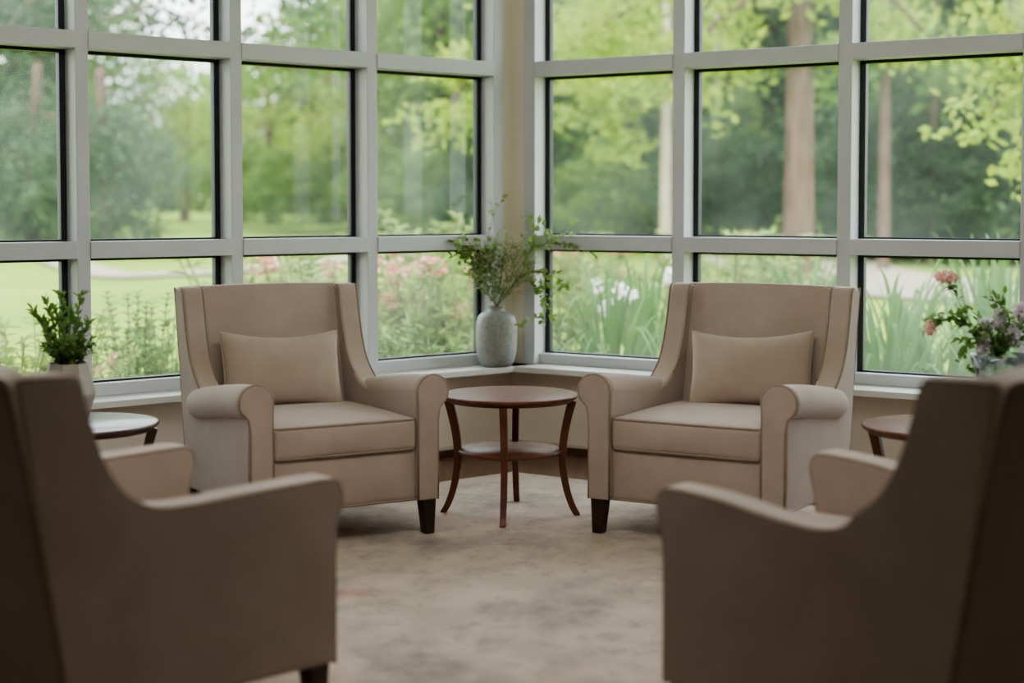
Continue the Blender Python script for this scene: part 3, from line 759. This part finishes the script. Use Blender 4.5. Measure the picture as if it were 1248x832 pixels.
for i in range(15000):
    px = rng.uniform(-1000, 1900); x, y = at(px, 78 + 3*math.sin(px*.01) + rng.uniform(-1,1))
    hb.card((x, y, ground_z(x,y) + rng.random()*(3.6 + 1.2*noise.noise(Vector((px*.006,3,0))))), rng.uniform(.5,.9), .5, rng)
o = hb.build('hedge', M['t_blue'], smooth=False, label='distant dark hedge closing the far edge of the lawn', category='hedge')
# trunks and boughs of nearer trees on the right
def bough_tree(px, d, r, h, label, bark, boughs, m, seed, leaf=.16, lean=(0,0)):
    x, y = at(px, d); z = ground_z(x, y); rng = random.Random(seed)
    o = empty('tree', (x,y,z), 0, label=label, category='tree', group='near garden trees')
    trunk_mb(h, r, lean, False, seed).build('trunk', M[bark], o)
    br = MB(); lf = MB()
    for (bx, by, zz, ex, ey, ez, rad, n) in boughs:
        p0 = Vector((bx*0, by*0, zz)); p1 = Vector((ex, ey, ez))
        P = spline([p0, p0.lerp(p1,.5)+Vector((0,0,.35)), p1], 5)
        br.tube(P, [r*.32*(1-.07*i) for i in range(len(P))], 7)
        for c in range(n):
            a = rng.uniform(.3,1.05); i = min(int(a*10), 9)
            cen = P[i].lerp(P[min(i+1,10)], .5) + Vector((rng.gauss(0,rad*.5), rng.gauss(0,rad*.5), rng.gauss(-.1,rad*.35)))
            for q in range(26):
                lf.card(cen + Vector((rng.gauss(0,.22), rng.gauss(0,.22), rng.gauss(0,.10))), leaf*rng.uniform(.7,1.3), leaf*.6, rng)
    if boughs:
        br.build('bough', M['bark'], o); lf.build('foliage', m, o, smooth=False)
    return o
bough_tree(973, 20, .23, 8, 'tall tree with thick brown trunk in the middle right window column', 'bark',
   [(0,0,4.2,-1.9,-.5,2.7,.7,34), (0,0,4.6,-2.9,.6,3.4,.8,36), (0,0,4.4,1.5,-.4,3.5,.6,24), (0,0,5,-.6,-1.2,4.6,.8,30)], M['t_yellow'], 3)
bough_tree(811, 30, .13, 8, 'slim pale trunk tree beside the first right mullion', 'palebark',
   [(0,0,4,-1.6,-.3,3.1,.7,34), (0,0,4.5,-1.0,-.6,2.2,.5,24), (0,0,5,-2.0,.3,4.4,.8,30)], M['t_yellow'], 4)
bough_tree(872, 36, .12, 7, 'thin pale trunk left of the thick trunk', 'palebark', [(0,0,4,.8,-.3,2.6,.7,26), (0,0,4.5,-1,-.3,3.6,.7,26)], M['t_mid'], 5)
bough_tree(1077, 28, .13, 7, 'slim tree trunk at the left of the rightmost window column', 'bark', [(0,0,4,-.8,-.3,3.4,.7,24), (0,0,4.3,1.2,-.3,3.6,.7,26)], M['t_mid'], 6)
bough_tree(1136, 30, .10, 6, 'thin tree trunk in the middle of the rightmost window column', 'bark', [(0,0,4,-.8,-.3,3.4,.7,20)], M['t_dark'], 7)
bough_tree(1330, 14, .16, 6, 'tree with light green drooping boughs at the right edge of the photo', 'bark',
   [(0,0,3.2,-.85,.2,2.3,.24,26), (0,0,3.6,-.6,-.2,1.8,.22,24), (0,0,4,-.3,.3,3.2,.3,14)], M['t_yellow'], 8, leaf=.12)
bough_tree(640, 22, .16, 7, 'tree with light green boughs behind the corner post', 'bark',
   [(0,0,3.6,-1.1,-.4,2.6,.5,26), (0,0,4,1.3,-.2,3.3,.6,26)], M['t_yellow'], 9)
bough_tree(449, 24, .085, 7, 'tree with long dark bough crossing the third left window column', 'bark',
   [(0,0,3.0,-2.6,-.3,3.1,.35,16), (0,0,3.9,-1.5,.2,4.0,.6,22)], M['t_mid'], 10)
bough_tree(93, 20, .10, 7, 'tree with sparse leafy boughs in the upper left panes', 'bark',
   [(0,0,3.6,2.0,.2,3.5,.5,16), (0,0,4.0,-1.0,-.3,3.2,.5,22), (0,0,4.4,2.9,.2,4.0,.6,16)], M['t_dark'], 12, leaf=.12)

# garden bed plants just outside the glass
PM = {}
def proto_shrub(kind, seed):
    k = (kind, seed)
    if k in PM: return PM[k]
    rng = random.Random(seed+100); st = MB(); lf = MB(); fl = MB()
    if kind in ('bush', 'pink', 'pale'):
        for q in range(34):
            a = rng.uniform(0,2*PI); r = rng.uniform(.1,.42); h = rng.uniform(.45,1.0)
            tip = Vector((math.cos(a)*r, math.sin(a)*r, h)); b = Vector((math.cos(a)*r*.25, math.sin(a)*r*.25, -.05))
            P = spline([b, b.lerp(tip,.55)+Vector((0,0,.05)), tip], 5); st.tube(P, .005, 4)
            for i in range(30):
                j = rng.randrange(3, len(P)); 
                lf.leaf(P[j], Vector((rng.uniform(-1,1),rng.uniform(-1,1),rng.uniform(-.2,1))), Vector((rng.uniform(-.5,.5),-.5,1)), rng.uniform(.06,.11), rng.uniform(.018,.034))
            if kind == 'pink' and q % 6 == 0:
                for i in range(22):
                    v = Vector((rng.gauss(0,1),rng.gauss(0,1),rng.gauss(0,1))).normalized()
                    fl.card(tip + Vector((v.x*.06, v.y*.06, v.z*.045)), .05, .04, rng)
    elif kind in ('strap', 'iris'):
        for q in range(60):
            a = rng.uniform(0,2*PI); out = rng.uniform(.08,.55); h = rng.uniform(.55,1.05); w = rng.uniform(.010,.02)
            d = Vector((math.cos(a), math.sin(a), 0)); x = Vector((-d.y, d.x, 0))
            b = d*rng.uniform(0,.12) - Vector((0,0,.05))
            P = spline([b, b+d*out*.25+Vector((0,0,h*.6)), b+d*out*.7+Vector((0,0,h*.95)), b+d*out*1.2+Vector((0,0,h*(.75 if out > .3 else 1.05)))], 4)
            n = len(P); vs_ = []
            for i, p in enumerate(P):
                ww = w*(1-(i/(n-1))**2.2)+.001
                vs_ += [p-x*ww, p+x*ww]
            lf.add(vs_, [(2*i,2*i+1,2*i+3,2*i+2) for i in range(n-1)])
        if kind == 'iris':
            for q in range(4):
                c = Vector((rng.uniform(-.3,.3), rng.uniform(-.3,.3), rng.uniform(.6,.9)))
                st.tube([(c.x*.4,c.y*.4,0), (c.x*.8,c.y*.8,c.z*.6), tuple(c)], .005, 4)
                for i in range(20):
                    v = Vector((rng.gauss(0,1),rng.gauss(0,1),rng.gauss(0,1.4))).normalized()
                    fl.card(c + v*.04, .055, .035, rng)
    elif kind == 'plume':
        for q in range(16):
            a = rng.uniform(0,2*PI); r = rng.uniform(.02,.30); h = rng.uniform(.7,1.15)
            tip = Vector((math.cos(a)*r, math.sin(a)*r, h)); b = Vector((math.cos(a)*r*.3, math.sin(a)*r*.3, -.05))
            P = spline([b, b.lerp(tip,.5), tip], 10); st.tube(P, .005, 4)
            for j in range(4, len(P)):
                for i in range(5):
                    b2 = rng.uniform(0,2*PI); L = .15*(1-.6*j/len(P))
                    lf.leaf(P[j], Vector((math.cos(b2), math.sin(b2), .7)), Vector((0,-.3,1)), L, .018)
    def me(mb, nm, m):
        if not mb.v: return None
        x = bpy.data.meshes.new(nm); x.from_pydata(mb.v, [], mb.f); x.materials.append(m); return x
    lm = {'bush': M['shrub'], 'pink': M['shrub2'], 'pale': M['shrub2'], 'strap': M['blade'], 'iris': M['blade'], 'plume': M['shrub']}[kind]
    PM[k] = (me(st,'stems',M['stem']), me(lf,'foliage',lm), me(fl,'blossoms',M['o_white'] if kind == 'iris' else M['o_pink']))
    return PM[k]
KN = {'bush': ('garden_shrub','shrub'), 'pink': ('flowering_shrub','shrub'), 'pale': ('garden_shrub','shrub'), 'strap': ('strap_leaf_plant','plant'), 'iris': ('iris_clump','plant'), 'plume': ('tall_herb','plant')}
def plant(px, d, kind, label, s=1.0, seed=0, sx=1.0):
    x, y = at(px, d); z = ground_z(x, y)
    rng = random.Random(int(px*13+d*7))
    o = empty(KN[kind][0], (x,y,z), rng.uniform(0,6.28), label=label, category=KN[kind][1], group='plants in the garden bed')
    o.scale = (s*sx, s*sx, s)
    for me in proto_shrub(kind, seed):
        if me:
            c = bpy.data.objects.new(me.name.split('.')[0], me); COL.objects.link(c); c.parent = o
    return o
W = 'outside the %s'
plant(5, 8.2, 'pale', 'pale shrub outside the leftmost lower pane, at the left edge', .84, 0, 1.2)
plant(48, 9.0, 'pale', 'pale shrub outside the leftmost lower pane, behind the potted plant', .84, 1, 1.3)
plant(165, 9.2, 'plume', 'tall feathery herb outside the second left lower pane', .86, 0)
plant(128, 8.6, 'bush', 'green shrub outside the second left lower pane, by the mullion', .66, 0)
plant(137, 8.4, 'pink', 'small pink flowered shrub low in the second left lower pane', .72, 2, .7)
plant(200, 9.6, 'bush', 'green shrub outside, half hidden by the left armchair back', .8, 1)
plant(330, 11, 'pale', 'pale shrub outside above the left armchair back', 1.2, 1, 1.4)
plant(395, 10.5, 'pink', 'flowering shrub outside right of the left armchair wing', 1.2, 0, 1.3)
plant(480, 10.2, 'pink', 'pink flowering shrub beside the third left mullion', 1.12, 1, 1.1)
plant(515, 11.5, 'pink', 'pink flowering shrub in the middle of the pane left of the corner', 1.3, 2, 1.2)
plant(555, 10.4, 'pink', 'pink flowering shrub outside just left of the grey vase', 1.1, 0, 1.0)
plant(500, 9.4, 'bush', 'low green shrub at the bottom of the pane left of the corner', .85, 2, 1.2)
plant(560, 15, 'pale', 'pale shrub further back left of the corner post', 1.4, 0, 1.4)
plant(690, 11.5, 'pale', 'pale green shrub outside right of the corner vase', 1.05, 1, 1.3)
plant(745, 10.0, 'iris', 'iris clump with white flowers in the first right lower pane', 1.15, 0, .95)
plant(785, 10.8, 'iris', 'iris clump with white flowers by the first right mullion', 1.15, 1, .9)
plant(720, 9.6, 'bush', 'low green shrub at the bottom of the first right lower pane', .62, 0, 1.3)
plant(735, 19, 'pink', 'reddish flowering shrub far back in the first right lower pane', .85, 1, 2.6)
plant(690, 21, 'pink', 'reddish flowering shrub far back beside the corner vase', 1.0, 2, 1.6)
plant(880, 13, 'pale', 'pale shrub outside above the right armchair wing', 1.25, 0, 1.5)
plant(925, 24, 'pink', 'reddish flowering shrub far back below the thick trunk', .9, 0, 1.6)
plant(985, 12, 'strap', 'tall strap leaved plant outside above the right armchair', 1.2, 0, .9)
plant(940, 14, 'pale', 'pale shrub outside above the middle of the right armchair', 1.25, 1, 1.6)
plant(1075, 8.6, 'strap', 'arching strap leaved plant right of the right armchair', 1.1, 1, 1.0)
plant(1105, 9.6, 'strap', 'arching strap leaved plant in the rightmost lower pane, left half', 1.1, 0, 1.1)
plant(1150, 8.8, 'strap', 'low strap leaved plant behind the pink flower stem', .85, 1, 1.1)
plant(1195, 10.5, 'strap', 'tall strap leaved plant behind the glass vase', 1.35, 0, .8)
plant(1230, 9.4, 'strap', 'tall strap leaved plant at the right edge of the photo', 1.3, 1, .9)

# ------------------------------------------------------------------ light
w = bpy.data.worlds.new('overcast_sky'); sc.world = w; w.use_nodes = True
t = w.node_tree
for n in list(t.nodes): t.nodes.remove(n)
out = t.nodes.new('ShaderNodeOutputWorld'); bg = N(t, 'ShaderNodeBackground', Strength=3.4)
tc = t.nodes.new('ShaderNodeTexCoord'); sp = t.nodes.new('ShaderNodeSeparateXYZ'); t.links.new(tc.outputs['Generated'], sp.inputs[0])
mr = t.nodes.new('ShaderNodeMapRange'); mr.inputs[1].default_value = -.1; mr.inputs[2].default_value = .8; t.links.new(sp.outputs[2], mr.inputs[0])
t.links.new(mixc(t, (.95,.97,.97), (.80,.90,1.0), mr.outputs[0]), bg.inputs[0])
t.links.new(bg.outputs[0], out.inputs[0])
sd = bpy.data.lights.new('sun', 'SUN'); sd.energy = 3.0; sd.angle = R(18); sd.color = (1,.95,.85)
so = bpy.data.objects.new('sun', sd); COL.objects.link(so); so.rotation_euler = (R(38), R(8), R(-20))
def area(name, loc, tgt, sx, sy, e, col):
    l = bpy.data.lights.new(name, 'AREA'); l.shape = 'RECTANGLE'; l.size = sx; l.size_y = sy; l.energy = e; l.color = col
    o = bpy.data.objects.new(name, l); COL.objects.link(o); o.location = loc
    o.rotation_euler = (Vector(tgt)-Vector(loc)).to_track_quat('-Z','Y').to_euler()
area('far_chair_fill', (0, 3.6, 2.7), (0, 6.6, .5), 3.0, .6, 40, (1,.98,.97))  # added fill light for the far armchairs, not a fitting of the room

# ------------------------------------------------------------------ camera
cd = bpy.data.cameras.new('camera'); co = bpy.data.objects.new('camera', cd); COL.objects.link(co)
co.location = (0,0,EYE); co.rotation_euler = (PI/2-PITCH, 0, 0)
cd.sensor_width = 36; cd.lens = F/1248*36
cd.shift_y = -(416-Y0)/1248
cd.dof.use_dof = True; cd.dof.focus_distance = 6.4; cd.dof.aperture_fstop = cd.lens/38
cd.clip_end = 500
sc.camera = co
sc.view_settings.view_transform = 'AgX'
sc.view_settings.exposure = 0.5
sc.view_settings.look = 'AgX - Medium High Contrast'
sc.cycles.use_denoising = True
sc.cycles.max_bounces = 10; sc.cycles.diffuse_bounces = 5; sc.cycles.transparent_max_bounces = 16
